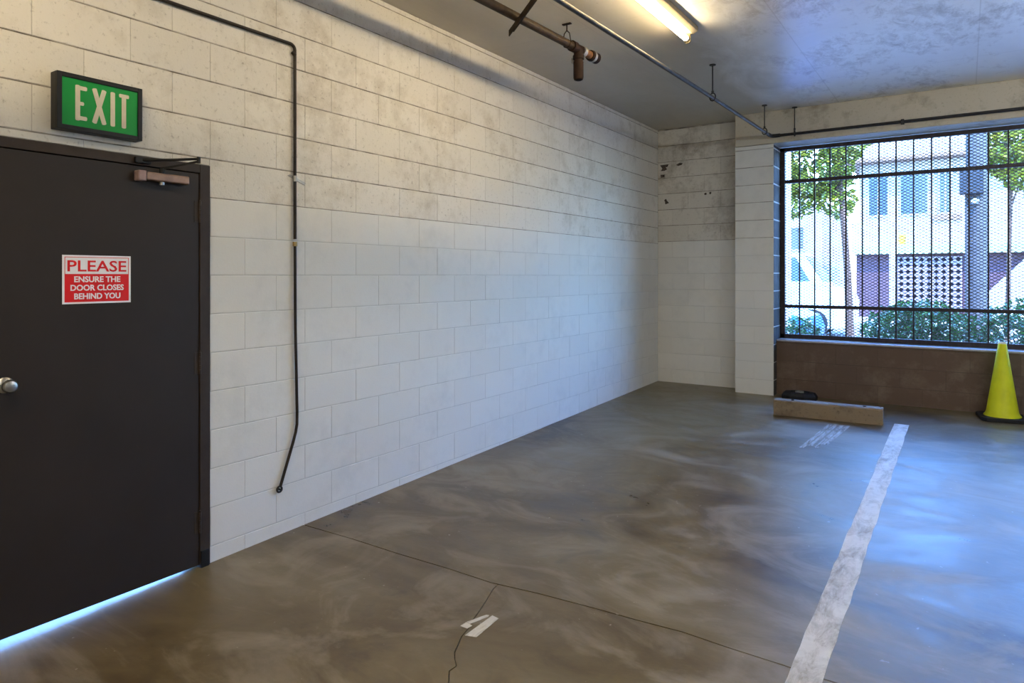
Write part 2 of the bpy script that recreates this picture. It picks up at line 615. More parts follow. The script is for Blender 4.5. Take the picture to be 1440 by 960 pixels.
G = 0.0035
slab([(x, y + G) for x, y in joint] + [(XR, YOUT), (-0.6, YOUT)])
near_l = [(x, y - G) for x, y in joint if x < 1.40]
near_r = [(x, y - G) for x, y in joint if x > 1.42]
jy = 2.655 - G
G2 = 0.0022
slab(near_l + [(1.412 - G2, jy)] + [(x - G2, y) for x, y in crack[1:]] + [(-0.6, YB - 0.3)])
slab([(1.412 + G2, jy)] + near_r + [(XR, YB - 0.3)] + [(x + G2, y) for x, y in reversed(crack[1:])])

# painted marks on the floor
def floor_patch(name, poly, mat, label, h=0.0012):
    mb = MB()
    mb.prism([(x, y, fz(y) + 0.0002) for x, y in poly], (0, 0, h))
    o = mb.build(name, mat, floor)
    o['label'] = label
    return o


edge = []
random.seed(3)
ys = [1.2 + i * 0.12 for i in range(50)]
ys = [y for y in ys if y < 7.18] + [7.19]
edge = [(2.733 + random.uniform(-0.004, 0.004), y) for y in ys] + [(2.850 + random.uniform(-0.004, 0.004), y) for y in reversed(ys)]
floor_patch('painted_line', edge, MAT['floor_paint'], 'worn white parking line')
# the numeral 4, worn: stem, slanted arm and crossbar
floor_patch('painted_number', [(1.552, 2.215), (1.600, 2.230), (1.594, 2.40), (1.556, 2.405)], MAT['floor_paint'], 'stem of a stencilled white number 4')
floor_patch('painted_number', [(1.490, 2.262), (1.528, 2.262), (1.532, 2.292), (1.493, 2.300)], MAT['floor_paint'], 'crossbar of a stencilled white number 4')
floor_patch('painted_number', [(1.493, 2.303), (1.515, 2.297), (1.547, 2.385), (1.543, 2.400), (1.530, 2.395)], MAT['floor_paint'], 'slanted arm of a stencilled white number 4')
for (x0, x1, y0, y1) in ((2.20, 2.235, 5.9, 6.85), (2.25, 2.285, 6.0, 6.9), (2.30, 2.335, 5.95, 6.88), (2.35, 2.385, 6.1, 6.9)):
    floor_patch('tyre_scuff', [(x0 - 0.05, y0), (x1 - 0.05, y0), (x1 + 0.02, y1), (x0 + 0.02, y1)], MAT['ghost'], 'faint pale tyre scuff', 0.0006)

# ceiling
ce = MB()
ce.box((-0.2, YB - 0.2, CEIL), (XR + 0.2, YOUT, CEIL + 0.35))
ceiling = tag(ce.build('ceiling', MAT['ceiling']), kind='structure')

# left wall: solid core with the doorway, faced with single blocks
DY0, DY1, DZ = 0.995, 2.032, 2.079
wl_ = MB()
wl_.box((-0.2, DY1, -0.3), (-0.0022, YOUT, CEIL))
wl_.box((-0.2, DY0, DZ), (-0.0022, DY1, CEIL))
wl_.box((-0.2, YB, -0.3), (-0.0022, DY0, CEIL))
wall_left = tag(wl_.build('wall_left', MAT['mortar']), kind='structure')

_blocks = {}


def block_mesh(w, h, d, mat, key):
    k = (round(w, 3), round(h, 3), round(d, 3), key)
    if k not in _blocks:
        b = 0.0022
        vv = [(-w / 2, 0, -h / 2), (w / 2, 0, -h / 2), (w / 2, 0, h / 2), (-w / 2, 0, h / 2),
              (-w / 2, d - b * 0.6, -h / 2), (w / 2, d - b * 0.6, -h / 2), (w / 2, d - b * 0.6, h / 2), (-w / 2, d - b * 0.6, h / 2),
              (-w / 2 + b, d, -h / 2 + b), (w / 2 - b, d, -h / 2 + b), (w / 2 - b, d, h / 2 - b), (-w / 2 + b, d, h / 2 - b)]
        ff = [(0, 1, 2, 3)]
        for i in range(4):
            j = (i + 1) % 4
            ff.append((i, i + 4, j + 4, j))
            ff.append((i + 4, i + 8, j + 8, j + 4))
        ff.append((8, 11, 10, 9))
        me = bpy.data.meshes.new('block')
        me.from_pydata(vv, [], ff)
        bm = bmesh.new()
        bm.from_mesh(me)
        bmesh.ops.recalc_face_normals(bm, faces=bm.faces)
        bm.to_mesh(me)
        bm.free()
        me.materials.append(mat)
        _blocks[k] = me
    return _blocks[k]


def lay(parent, u0, u1, z0, z1, place, matf, off=0.0, zoff=0.0, gap=0.0045, d=0.014, hole=None, bond=BL, base=2.24, single=None):
    """running bond of single blocks on a wall face; place(u,z)->(location, rotation z)"""
    k = math.floor((z0 - Z0 - zoff) / COURSE)
    n = 0
    while Z0 + zoff + k * COURSE < z1 - 0.01:
        a = max(z0, Z0 + zoff + k * COURSE)
        b = min(z1, Z0 + zoff + (k + 1) * COURSE)
        joints = [u0]
        if single is None or single(k):
            st = base + (0 if k % 2 == 0 else bond / 2)
            j = st + math.ceil((u0 - st) / bond) * bond
            while j < u1 - 0.02:
                if j > u0 + 0.02:
                    joints.append(j)
                j += bond
        joints.append(u1)
        for p, q in zip(joints[:-1], joints[1:]):
            segs = [(p, q)]
            if hole and a < hole[2] - 0.02:
                segs = []
                if p < hole[0]:
                    segs.append((p, min(q, hole[0])))
                if q > hole[1]:
                    segs.append((max(p, hole[1]), q))
            if hole and a < hole[2] - 0.02 and b > hole[2] + 0.02 and q > hole[0] and p < hole[1]:
                segs.append((max(p, hole[0]), min(q, hole[1]), hole[2]))
            for sg_ in segs:
                s, e = sg_[:2]
                if e - s < 0.02 or b - a < 0.02:
                    continue
                aa = sg_[2] if len(sg_) > 2 else a
                if b - aa < 0.02:
                    continue
                zc = (aa + b) / 2
                mat = matf(zc)
                o = bpy.data.objects.new('block', block_mesh(e - s - gap * 0.35, b - aa - gap * (1.5 if zc > 1.92 else 1.0), d + random.choice((0, 0, 0.0004, 0.0008)), mat, mat.name))
                col.objects.link(o)
                o.parent = parent
                loc, rz = place((s + e) / 2, zc)
                o.location = loc
                o.rotation_euler = (0, 0, rz)
                n += 1
        k += 1
    return n


random.seed(11)
wmat = lambda z: MAT['paint_up'] if z > 1.91 else MAT['paint_low']
# face normal +X : local +Y (depth) -> +X means rotation -90 deg
lay(wall_left, 0.80, YFAR, -0.12, CEIL, lambda u, z: ((-0.014, u, z), R(-90)), wmat, hole=(DY0, DY1, DZ))

# far wall: recess, pillar, beam, low wall, right part
wf = MB()
wf.box((-0.2, YFAR + 0.0035, -0.3), (1.06, YOUT, CEIL))
wf.box((1.054, YPIL + 0.0035, -0.3), (1.476, YOUT, 3.0), 0)
wf.box((6.25, YPIL, -0.3), (XR + 0.2, YOUT, 3.0), 1)
wf.box((1.4, YLOW + 0.0035, -0.3), (6.3, YOUT - 0.06, 0.755), 2)
wall_far = tag(wf.build('wall_far', [MAT['mortar'], MAT['plain_white'], MAT['brown_mortar']]), kind='structure')
hb = MB()
hb.box((1.05, YPIL, 3.005), (XR + 0.2, YOUT, CEIL))
o = hb.build('header_beam', MAT['header'], wall_far, bevel=0.006)
o['label'] = 'stained beige concrete beam over the window'
fmat = lambda z: MAT['recess_up'] if z > 1.93 else MAT['paint_low']
lay(wall_far, 0.0, 1.05, 0.08, CEIL, lambda u, z: ((u, YFAR + 0.014, z), R(180)), fmat, zoff=0.025, base=0.40)
lay(wall_far, 1.05, 1.480, 0.08, 3.003, lambda u, z: ((u, YPIL + 0.014, z), R(180)), lambda z: MAT['paint_low'], zoff=0.025, base=1.265, bond=0.43, single=lambda k: k < 0 and k % 2 == 0)
lay(wall_far, 1.48, 6.25, 0.08, 0.755, lambda u, z: ((u, YLOW + 0.014, z), R(180)), lambda z: MAT['brown_block'], zoff=0.04, base=1.9, gap=0.004)
# bare dark blocks of the window jamb, pale joints
jb = MB()
jb.box((1.45, YPIL + 0.02, 0.1), (1.4795, YOUT, 3.0))
jamb = jb.build('jamb_mortar', MAT['pale_mortar'], wall_far)
lay(wall_far, YPIL + 0.004, YOUT - 0.06, 0.10, 3.0, lambda u, z: ((1.469, u, z), R(-90)), lambda z: MAT['dark_block'], zoff=0.025, base=8.9, gap=0.012, d=0.014)

for poly in (((0.03, 2.92), (0.145, 2.925), (0.13, 2.895), (0.105, 2.885), (0.125, 2.862), (0.09, 2.845), (0.04, 2.846), (0.06, 2.875)),
             ((0.035, 2.80), (0.10, 2.795), (0.085, 2.778), (0.10, 2.762), (0.04, 2.760)),
             ((0.085, 2.47), (0.11, 2.485), (0.125, 2.455), (0.15, 2.43), (0.10, 2.415), (0.095, 2.445)),
             ((0.24, 2.905), (0.29, 2.93), (0.33, 2.92), (0.315, 2.90), (0.27, 2.892)),
             ((0.60, 2.52), (0.63, 2.53), (0.635, 2.505), (0.61, 2.50)), ((0.665, 2.53), (0.69, 2.535), (0.69, 2.51), (0.67, 2.505))):
    mb = MB()
    mb.prism([(x, YFAR - 0.0005, z) for x, z in poly], (0, -0.0012, 0))
    mb.build('tar_patch', MAT['tar'], wall_far)
# right and back walls (behind the camera)
wr = MB()
wr.box((XR, YB - 0.2, -0.3), (XR + 0.2, YOUT, CEIL))
tag(wr.build('wall_right', MAT['plain_white']), kind='structure')
wb = MB()
wb.box((-0.2, YB - 0.2, -0.3), (XR, YB, CEIL))
tag(wb.build('wall_back', MAT['plain_white']), kind='structure')

# unseen wall added beyond the door to dim the daylight under it
al = MB()
al.box((-4.7, YB, -0.3), (-4.5, YOUT, 2.0))
tag(al.build('wall_daylight_block', MAT['plain_white']), kind='structure')

# ------------------------------------------------------------------ window with security grille
YG = 8.315
win = tag(empty('window_1', (1.48, YG, 0.78)), kind='structure')
WX0, WX1, WZ0, WZ1 = 1.485, 6.24, 0.775, 2.995
for nm, a, b in (('frame_rail', (WX0, YG - 0.025, WZ0), (WX1, YG + 0.025, WZ0 + 0.05)),
                 ('frame_rail', (WX0, YG - 0.025, WZ1 - 0.045), (WX1, YG + 0.025, WZ1)),
                 ('frame_stile', (WX0, YG - 0.025, WZ0), (WX0 + 0.05, YG + 0.025, WZ1)),
                 ('frame_stile', (WX1 - 0.05, YG - 0.025, WZ0), (WX1, YG + 0.025, WZ1)),
                 ('cross_rail', (WX0 + 0.05, YG - 0.02, 2.578), (WX1 - 0.05, YG + 0.02, 2.618)),
                 ('cross_rail', (WX0 + 0.05, YG - 0.02, 1.128), (WX1 - 0.05, YG + 0.02, 1.166))):
    mb = MB()
    mb.box(a, b)
    mb.build(nm, MAT['grille'], win, bevel=0.003)
barm = None
for i in range(28):
    x = 1.692 + 0.1622 * i
    if x > WX1 - 0.08:
        break
    if barm is None:
        mb = MB()
        mb.box((-0.0075, -0.0075, WZ0 + 0.05), (0.0075, 0.0075, WZ1 - 0.045))
        barm = mb.mesh('bar')
        barm.materials.append(MAT['grille'])
    o = bpy.data.objects.new('bar', barm)
    col.objects.link(o)
    o.parent = win
    o.location = (x - 1.48, 0, -0.78)
# expanded metal sheet behind the bars
DXM, HM = 0.028, 0.0165
mb = MB()
vv, ff = [], []
nx = int((WX1 - WX0 - 0.06) / DXM)
nz = int((WZ1 - WZ0 - 0.09) / HM)
for r in range(nz):
    base = len(vv)
    for i in range(nx + 1):
        x = WX0 + 0.03 + i * DXM
        z = WZ0 + 0.045 + (r + ((i + r) % 2)) * HM
        yo = YG + 0.016 + (0.003 if (i + r) % 2 else 0.0)
        for dy, dz in ((0, -0.0040), (0.003, -0.0040), (0.003, 0.0040), (0, 0.0040)):
            vv.append((x, yo + dy, z + dz))
    for i in range(nx):
        a = base + i * 4
        for q in range(4):
            q2 = (q + 1) % 4
            ff.append((a + q, a + q2, a + 4 + q2, a + 4 + q))
mb.add(vv, ff)
o = mb.build('expanded_metal', MAT['mesh'], win, fix=True)
tag(o, 'diamond expanded metal sheet', kind='stuff')
mb = MB()
mb.box((1.482, YLOW - 0.012, 0.752), (6.245, YOUT + 0.03, 0.772))
mb.build('sill', MAT['sill'], win, bevel=0.004)

# ------------------------------------------------------------------ door
door = tag(empty('door_1', (0.0, 1.515, 0.0)), kind='structure')
mb = MB()
mb.box((-0.035, 1.050, 0.012), (0.006, 1.970, 2.030))
leaf = mb.build('door_leaf', MAT['door'], door, bevel=0.002)
for nm, a, b in (('frame_jamb', (-0.16, 1.974, -0.02), (0.012, 2.030, 2.078)),
                 ('frame_jamb', (-0.16, 0.992, -0.05), (0.012, 1.046, 2.078)),
                 ('frame_head', (-0.16, 1.046, 2.034), (0.012, 1.974, 2.078))):
    mb = MB()
    mb.box(a, b)
    mb.build(nm, MAT['door_frame'], door, bevel=0.003)
for z in (1.835, 1.055, 0.235):
    mb = MB()
    for i in range(5):
        mb.tube([(0.013, 1.972, z - 0.055 + i * 0.0222), (0.013, 1.972, z - 0.055 + i * 0.0222 + 0.0205)], 0.0075, 10)
    mb.box((0.0045, 1.945, z - 0.055), (0.0085, 1.970, z + 0.055))
    mb.tube([(0.013, 1.972, z + 0.056), (0.013, 1.972, z + 0.062)], 0.005, 8)
    smooth_angle(mb.build('hinge', MAT['door_frame'], door))
mb = MB()
mb.box((0.008, 1.976, -0.01), (0.020, 2.020, 0.085))
mb.build('jamb_guard', MAT['black'], door, bevel=0.003)
mb = MB()
mb.box((-0.062, 1.040, 0.0), (-0.037, 1.064, 2.04))
mb.box((-0.062, 1.956, 0.0), (-0.037, 1.980, 2.04))
mb.box((-0.062, 1.040, 2.014), (-0.037, 1.980, 2.04))
mb.build('door_stop', MAT['door_frame'], door)  # added behind the leaf to block light leaking through the gaps
# knob
kx = Matrix.Translation((0.006, 1.125, 1.055)) @ Matrix.Rotation(R(90), 4, 'Y')
mb = MB()
mb.lathe([(0.033, 0), (0.033, 0.004), (0.028, 0.009), (0.014, 0.012)], 24, kx)
rose = smooth_angle(mb.build('knob_rose', MAT['steel'], door))
mb = MB()
mb.lathe([(0.011, 0.010), (0.011, 0.030), (0.020, 0.036), (0.027, 0.046), (0.028, 0.056), (0.022, 0.066), (0.010, 0.070)], 24, kx)
smooth_angle(mb.build('knob', MAT['steel'], rose))
# closer: body, end cap, foot, two arms and frame shoe
mb = MB()
mb.box((0.006, 1.682, 1.962), (0.052, 1.895, 2.002))
clo = mb.build('closer_body', MAT['bronze'], door, bevel=0.006)
mb = MB()
mb.box((0.006, 1.642, 1.956), (0.054, 1.682, 2.006))
mb.build('closer_end', MAT['pinkmetal'], clo, bevel=0.006)
mb = MB()
mb.tube([(0.03, 1.765, 1.962), (0.03, 1.765, 1.948)], 0.012, 12)
mb.build('spindle_cap', MAT['steel'], clo)
mb = MB()
mb.tube([(0.03, 1.765, 2.000), (0.03, 1.765, 2.028)], 0.012, 12)
mb.prism([(0.020, 1.758, 2.022), (0.040, 1.770, 2.022), (0.165, 1.872, 2.062), (0.155, 1.882, 2.062)], (0, 0, 0.009))
mb.build('main_arm', MAT['black'], clo, bevel=0.001)
mb = MB()
mb.tube([(0.022, 1.670, 2.056), (0.09, 1.775, 2.066), (0.160, 1.877, 2.079)], 0.0065, 10)
mb.tube([(0.160, 1.877, 2.058), (0.160, 1.877, 2.088)], 0.009, 10)
mb.build('forearm', MAT['black'], clo)
mb = MB()
mb.box((0.012, 1.640, 2.042), (0.030, 1.715, 2.070))
mb.build('frame_shoe', MAT['black'], clo, bevel=0.003)

# notice on the door
nt_ = empty('door_notice', (0.0062, 1.482, 1.488))
tag(nt_, 'red and white notice sheet fixed to the dark door', 'sign')
mb = MB()
mb.box((0.0062, 1.337, 1.380), (0.0074, 1.628, 1.597))
mb.build('sheet', MAT['sign_white'], nt_)
mb = MB()
mb.box((0.0074, 1.346, 1.388), (0.0079, 1.619, 1.513))
mb.build('red_panel', MAT['sign_red'], nt_)
mb = MB()
for a, b in (((1.346, 1.513), (1.3485, 1.589)), ((1.6165, 1.513), (1.619, 1.589)), ((1.346, 1.5865), (1.619, 1.589))):
    mb.box((0.0074, a[0], a[1]), (0.0079, b[0], b[1]))
mb.build('red_border', MAT['sign_red'], nt_)


def sign_text(txt, size, y, z, width, mat, parent, bold, x):
    me = text_mesh(txt, size, bold)
    xs = [v.co.x for v in me.vertices]
    s = width / (max(xs) - min(xs))
    cxm = (max(xs) + min(xs)) / 2
    zs = [v.co.y for v in me.vertices]
    czm = (max(zs) + min(zs)) / 2
    for v in me.vertices:
        u, w, d = (v.co.x - cxm) * s, v.co.y - czm, v.co.z
        v.co = (x + d, y + u, z + w)
    o = link('lettering', me, mat, parent)
    o['label'] = 'printed line reading ' + txt
    return o


sign_text('PLEASE', 0.070, 1.4825, 1.549, 0.250, MAT['sign_red'], nt_, 0.0008, 0.0080)
sign_text('ENSURE THE', 0.036, 1.4825, 1.4895, 0.196, MAT['sign_white'], nt_, 0.0009, 0.0084)
sign_text('DOOR CLOSES', 0.036, 1.4825, 1.4515, 0.226, MAT['sign_white'], nt_, 0.0009, 0.0084)
sign_text('BEHIND YOU', 0.036, 1.4825, 1.4135, 0.196, MAT['sign_white'], nt_, 0.0009, 0.0084)

# exit sign over the door
ex = empty('exit_sign', (0.0, 1.475, 2.14))
tag(ex, 'green exit sign with cream letters in a black frame above the door', 'exit sign')
mb = MB()
EY0, EY1, EZ0, EZ1 = 1.295, 1.655, 2.140, 2.386
bd = 0.020
mb.box((0.0, EY0, EZ0), (0.052, EY1, EZ1))
mb.box((0.052, EY0, EZ0), (0.062, EY0 + bd, EZ1))
mb.box((0.052, EY1 - bd, EZ0), (0.062, EY1, EZ1))
mb.box((0.052, EY0 + bd, EZ0), (0.062, EY1 - bd, EZ0 + bd))
mb.box((0.052, EY0 + bd, EZ1 - bd), (0.062, EY1 - bd, EZ1))
mb.build('housing', MAT['black'], ex, bevel=0.0015)
mb = MB()
mb.box((0.052, EY0 + bd, EZ0 + bd), (0.056, EY1 - bd, EZ1 - bd))
mb.build('face', MAT['green'], ex)


def letter(name, strokes):
    m2 = MB()
    for si, (y0, z0, y1, z1, w) in enumerate(strokes):
        a, b = V(0, y0, z0), V(0, y1, z1)
        t = (b - a).normalized()
        nn = V(0, -t.z, t.y) * (w / 2)
        poly = []
        for (c, sgn) in ((a, -1), (b, 1)):
            for q in range(7):
                ang = -math.pi / 2 + math.pi * q / 6
                d = t * (math.cos(ang) * sgn * w * 0.22) + nn * (math.sin(ang) * sgn)
                poly.append(c + d + V(0.0562, 0, 0))
        m2.prism(poly, (0.0012 + 0.0003 * si, 0, 0))
    o = m2.build('letter', MAT['cream'], ex)
    o['label'] = 'cream letter ' + name


zt, zb = 2.338, 2.190
lw = 0.0195
letter('E', [(1.378, zb, 1.378, zt, lw), (1.378, zt - 0.008, 1.412, zt - 0.008, lw * 0.9), (1.378, 2.262, 1.400, 2.262, lw * 0.8), (1.378, zb + 0.008, 1.412, zb + 0.008, lw * 0.9)])
letter('X', [(1.446, zb, 1.487, zt, lw), (1.446, zt, 1.487, zb, lw)])
letter('I', [(1.524, zb, 1.524, zt, lw)])
letter('T', [(1.573, zb, 1.573, zt, lw), (1.555, zt - 0.004, 1.592, zt - 0.004, lw * 0.85)])

# ------------------------------------------------------------------ conduit on the left wall
cd = empty('wall_conduit', (0.014, 2.56, 0.27))
tag(cd, 'thin dark conduit running along and down the white block wall beside the door', 'conduit')
XC = 0.015
mb = MB()
arc = [(XC, 2.53 + 0.032 * math.sin(a), 2.860 - 0.032 * (1 - math.cos(a))) for a in [R(q) for q in (0, 18, 36, 54, 72, 90)]]
mb.tube([(XC, 0.2, 2.858), (XC, 1.0, 2.858)] + arc + [(XC, 2.563, 1.72)], 0.0095, 10)
smooth_angle(mb.build('upper_run', MAT['conduit'], cd))
mb = MB()
mb.tube([(XC, 2.563, 1.69), (XC, 2.566, 1.2), (XC, 2.578, 0.70), (XC, 2.577, 0.63), (XC, 2.568, 0.585), (XC, 2.548, 0.525), (XC, 2.462, 0.295)], 0.0085, 10)
smooth_angle(mb.build('lower_run', MAT['conduit'], cd))
mb = MB()
mb.tube([(XC, 2.563, 1.678), (XC, 2.563, 1.704)], 0.0135, 12)
smooth_angle(mb.build('coupling', MAT['brass'], cd))
mb = MB()
mb.tube([(XC, 2.545, 2.815), (XC, 2.545, 2.815), (XC, 2.563, 2.80)][1:], 0.012, 10)
mb.build('elbow_collar', MAT['conduit'], cd)
mb = MB()
ringp = [(XC, 2.455 + 0.016 * math.cos(a), 0.278 + 0.016 * math.sin(a)) for a in [2 * math.pi * q / 14 for q in range(15)]]
mb.tube(ringp, 0.006, 8, caps=False)
mb.tube([(0.0, 2.455, 0.278), (XC + 0.008, 2.455, 0.278)], 0.006, 8)
smooth_angle(mb.build('end_ring', MAT['pipe_dark'], cd))
mb = MB()
mb.prism([(0.002, 2.520, 2.090), (0.002, 2.535, 2.098), (0.002, 2.648, 2.060), (0.002, 2.640, 2.045)], (0.004, 0, 0))
mb.tube([(XC, 2.563, 2.058), (XC, 2.563, 2.092)], 0.012, 10)
mb.build('strap', MAT['grey_metal'], cd)

# ------------------------------------------------------------------ ceiling services
# large old sprinkler main with tee, caps, hanger and brace
sp = empty('sprinkler_main', (0.8, 3.9, 3.23))
tag(sp, 'large old sprinkler pipe with rusty capped end fittings below the ceiling', 'pipe')
A, B = V(0.655, 0.6, 3.228), V(0.838, 4.46, 3.228)
dirp = (B - A).normalized()
mb = MB()
mb.tube([A, B], 0.030, 16)
smooth_angle(mb.build('main_pipe', MAT['oldpipe'], sp))
E0 = B
up_ = V(0, 0, 1)
mb = MB()
mb.tube([E0 - dirp * 0.035, E0 + dirp * 0.015], 0.041, 16)
mb.tube([E0 + dirp * 0.015, E0 + dirp * 0.12], 0.035, 16)
mb.tube([E0 + dirp * 0.065, E0 + dirp * 0.065 - up_ * 0.075], 0.036, 16)
mb.tube([E0 + dirp * 0.065 - up_ * 0.050, E0 + dirp * 0.065 - up_ * 0.078], 0.043, 16)
smooth_angle(mb.build('tee', MAT['rust'], sp))
mb = MB()
mb.tube([E0 + dirp * 0.105, E0 + dirp * 0.145], 0.042, 16)
smooth_angle(mb.build('band', MAT['grey_metal'], sp))
mb = MB()
mb.tube([E0 + dirp * 0.14, E0 + dirp * 0.25], 0.031, 16)
smooth_angle(mb.build('nipple', MAT['rust_light'], sp))
mb = MB()
mb.tube([E0 + dirp * 0.235, E0 + dirp * 0.255, E0 + dirp * 0.34, E0 + dirp * 0.355], [0.040, 0.043, 0.043, 0.030], 16)
smooth_angle(mb.build('end_cap', MAT['rust'], sp))
mb = MB()
mb.tube([E0 + dirp * 0.262, E0 + dirp * 0.290], 0.0445, 16)
smooth_angle(mb.build('band', MAT['grey_metal'], sp))
D1 = E0 + dirp * 0.065 - up_ * 0.078
mb = MB()
mb.tube([D1, D1 - up_ * 0.045], 0.034, 16)
mb.tube([D1 - up_ * 0.02, D1 - up_ * 0.14, D1 - up_ * 0.155, D1 - up_ * 0.162], [0.039, 0.039, 0.034, 0.020], 16)
smooth_angle(mb.build('drop_cap', MAT['rust'], sp))
mb = MB()
mb.box((D1.x - 0.045, D1.y - 0.03, D1.z - 0.03), (D1.x - 0.036, D1.y + 0.03, D1.z + 0.01))
mb.build('tag_plate', MAT['grey_metal'], sp)
mb = MB()
h0 = V(0.833, 4.36, 0)
mb.tube([(h0.x, h0.y, CEIL - 0.006), (h0.x, h0.y, 3.315)], 0.005, 8)
mb.box((h0.x - 0.035, h0.y - 0.012, CEIL - 0.008), (h0.x + 0.035, h0.y + 0.012, CEIL))
for s_ in (-1, 1):
    mb.tube([(h0.x, h0.y, 3.322), (h0.x + s_ * 0.022, h0.y, 3.30), (h0.x + s_ * 0.034, h0.y, 3.235)], 0.004, 8)
mb.tube([(h0.x - 0.034, h0.y, 3.235), (h0.x - 0.024, h0.y, 3.205), (h0.x, h0.y, 3.193), (h0.x + 0.024, h0.y, 3.205), (h0.x + 0.034, h0.y, 3.235)], 0.004, 8)
mb.build('hanger', MAT['rust'], sp)
mb = MB()
b0, b1 = V(0.718, 3.795, 3.168), V(1.36, 3.42, 3.368)
t = (b1 - b0).normalized()
s1 = V(-t.y, t.x, 0).normalized() * 0.020
mb.prism([b0 - s1, b0 + s1, b1 + s1, b1 - s1], (0, 0, 0.005))
mb.prism([b0 - s1, b0 - s1 + V(0, 0, -0.036), b1 - s1 + V(0, 0, -0.036), b1 - s1], tuple(s1 * 0.3))
mb.build('sway_brace', MAT['oldpipe'], sp)

# slim pipe: run towards the far wall, elbow, run along the beam
bp_ = empty('slim_pipe', (1.43, 6.0, 3.08))
tag(bp_, 'slim grey pipe hung from the ceiling and turning along the beam over the window', 'pipe')
ZP = 3.080
mb = MB()
mb.tube([(1.25, -0.5, ZP), (1.355, 3.3, ZP), (1.425, 5.9, ZP), (1.462, 7.86, ZP)], 0.0165, 12)
smooth_angle(mb.build('long_run', MAT['pipe_grey'], bp_))
mb = MB()
mb.tube([(1.461, 7.82, ZP), (1.463, 7.90, ZP), (1.475, 7.930, ZP), (1.505, 7.942, ZP), (1.56, 7.942, ZP)], 0.021, 12)
smooth_angle(mb.build('elbow', MAT['pipe_dark'], bp_))
mb = MB()
mb.tube([(1.55, 7.942, ZP), (XR, 7.942, ZP)], 0.0155, 12)
smooth_angle(mb.build('beam_run', MAT['pipe_dark'], bp_))
mb = MB()
mb.box((2.735, 7.925, ZP - 0.026), (2.765, YPIL, ZP + 0.024))
mb.build('beam_clip', MAT['pipe_dark'], bp_, bevel=0.003)
for (x, y) in ((1.427, 5.93), (1.457, 7.66), (1.712, 7.942)):
    mb = MB()
    mb.tube([(x, y, CEIL), (x, y, ZP + 0.045)], 0.0055, 8)
    mb.lathe([(0.028, CEIL - 0.008), (0.028, CEIL)], 14, Matrix.Translation((x, y, 0)))
    ax = V(1, 0, 0) if y < 7.9 else V(0, 1, 0)
    ring = [V(x, y, ZP + 0.006) + ax * (0.026 * math.cos(a)) + V(0, 0, 0.034 * math.sin(a)) for a in [2 * math.pi * q / 16 for q in range(17)]]
    mb.tube(ring, 0.0055, 8, caps=False)
    mb.tube([(x, y, ZP + 0.036), (x, y, ZP + 0.06)], 0.011, 8)
    smooth_angle(mb.build('hanger', MAT['pipe_dark'], bp_))


def fluorescent(x, y0, y1, label, drop=0.0, tube='tube'):
    CEIL = 3.373 - drop
    r = empty('fluorescent_light', (x, (y0 + y1) / 2, CEIL))
    tag(r, label, 'light', 'bare fluorescent strip lights on the ceiling')
    m1 = MB()
    m1.prism([(x - 0.075, y0, CEIL), (x + 0.075, y0, CEIL), (x + 0.075, y0, CEIL - 0.035), (x + 0.04, y0, CEIL - 0.052), (x - 0.04, y0, CEIL - 0.052), (x - 0.075, y0, CEIL - 0.035)], (0, y1 - y0, 0))
    m1.build('channel', MAT['fixture'], r, bevel=0.002)
    for yy in (y0 + 0.002, y1 - 0.024):
        m1 = MB()
        m1.prism([(x - 0.024, yy, CEIL - 0.05), (x + 0.024, yy, CEIL - 0.05), (x + 0.024, yy, CEIL - 0.105), (x + 0.012, yy, CEIL - 0.118), (x - 0.012, yy, CEIL - 0.118), (x - 0.024, yy, CEIL - 0.105)], (0, 0.022, 0))
        m1.build('lamp_holder', MAT['fixture'], r, bevel=0.002)
    m1 = MB()
    m1.tube([(x, y0 + 0.024, CEIL - 0.088), (x, y1 - 0.024, CEIL - 0.088)], 0.019, 16, caps=False)
    smooth_angle(m1.build('tube', MAT[tube], r))
    if drop:
        for yy in (y0 + 0.3, y1 - 0.3):
            m1 = MB()
            m1.tube([(x, yy, CEIL), (x, yy, CEIL + drop)], 0.006, 8)
            m1.build('hanger_rod', MAT['pipe_dark'], r)
    for yy in (y0 + 0.024, y1 - 0.054):
        m1 = MB()
        m1.tube([(x, yy, CEIL - 0.088), (x, yy + 0.03, CEIL - 0.088)], 0.0195, 16)
        smooth_angle(m1.build('tube_cap', MAT['steel'], r))
    return r


fluorescent(1.545, 2.52, 4.96, 'lit bare fluorescent strip light on the ceiling next to the slim pipe')
fluorescent(1.545, -1.6, 0.84, 'added unseen fill strip light on the ceiling behind the viewpoint beside the door wall', 0.0, 'tube_fill_warm')  # added out of view to raise the brightness of the room
for y_, lab in ((4.3, 'added unseen cool fill strip light hung on rods over the next parking bay'), (-0.6, 'added unseen cool fill strip light hung on rods behind the viewpoint')):  # two unseen lamps added to brighten ceiling and walls
    f_ = fluorescent(5.15, y_ - 1.22, y_ + 1.22, lab, 0.42, 'tube_fill_cool')
    f_.rotation_euler = (0, 0, R(90))

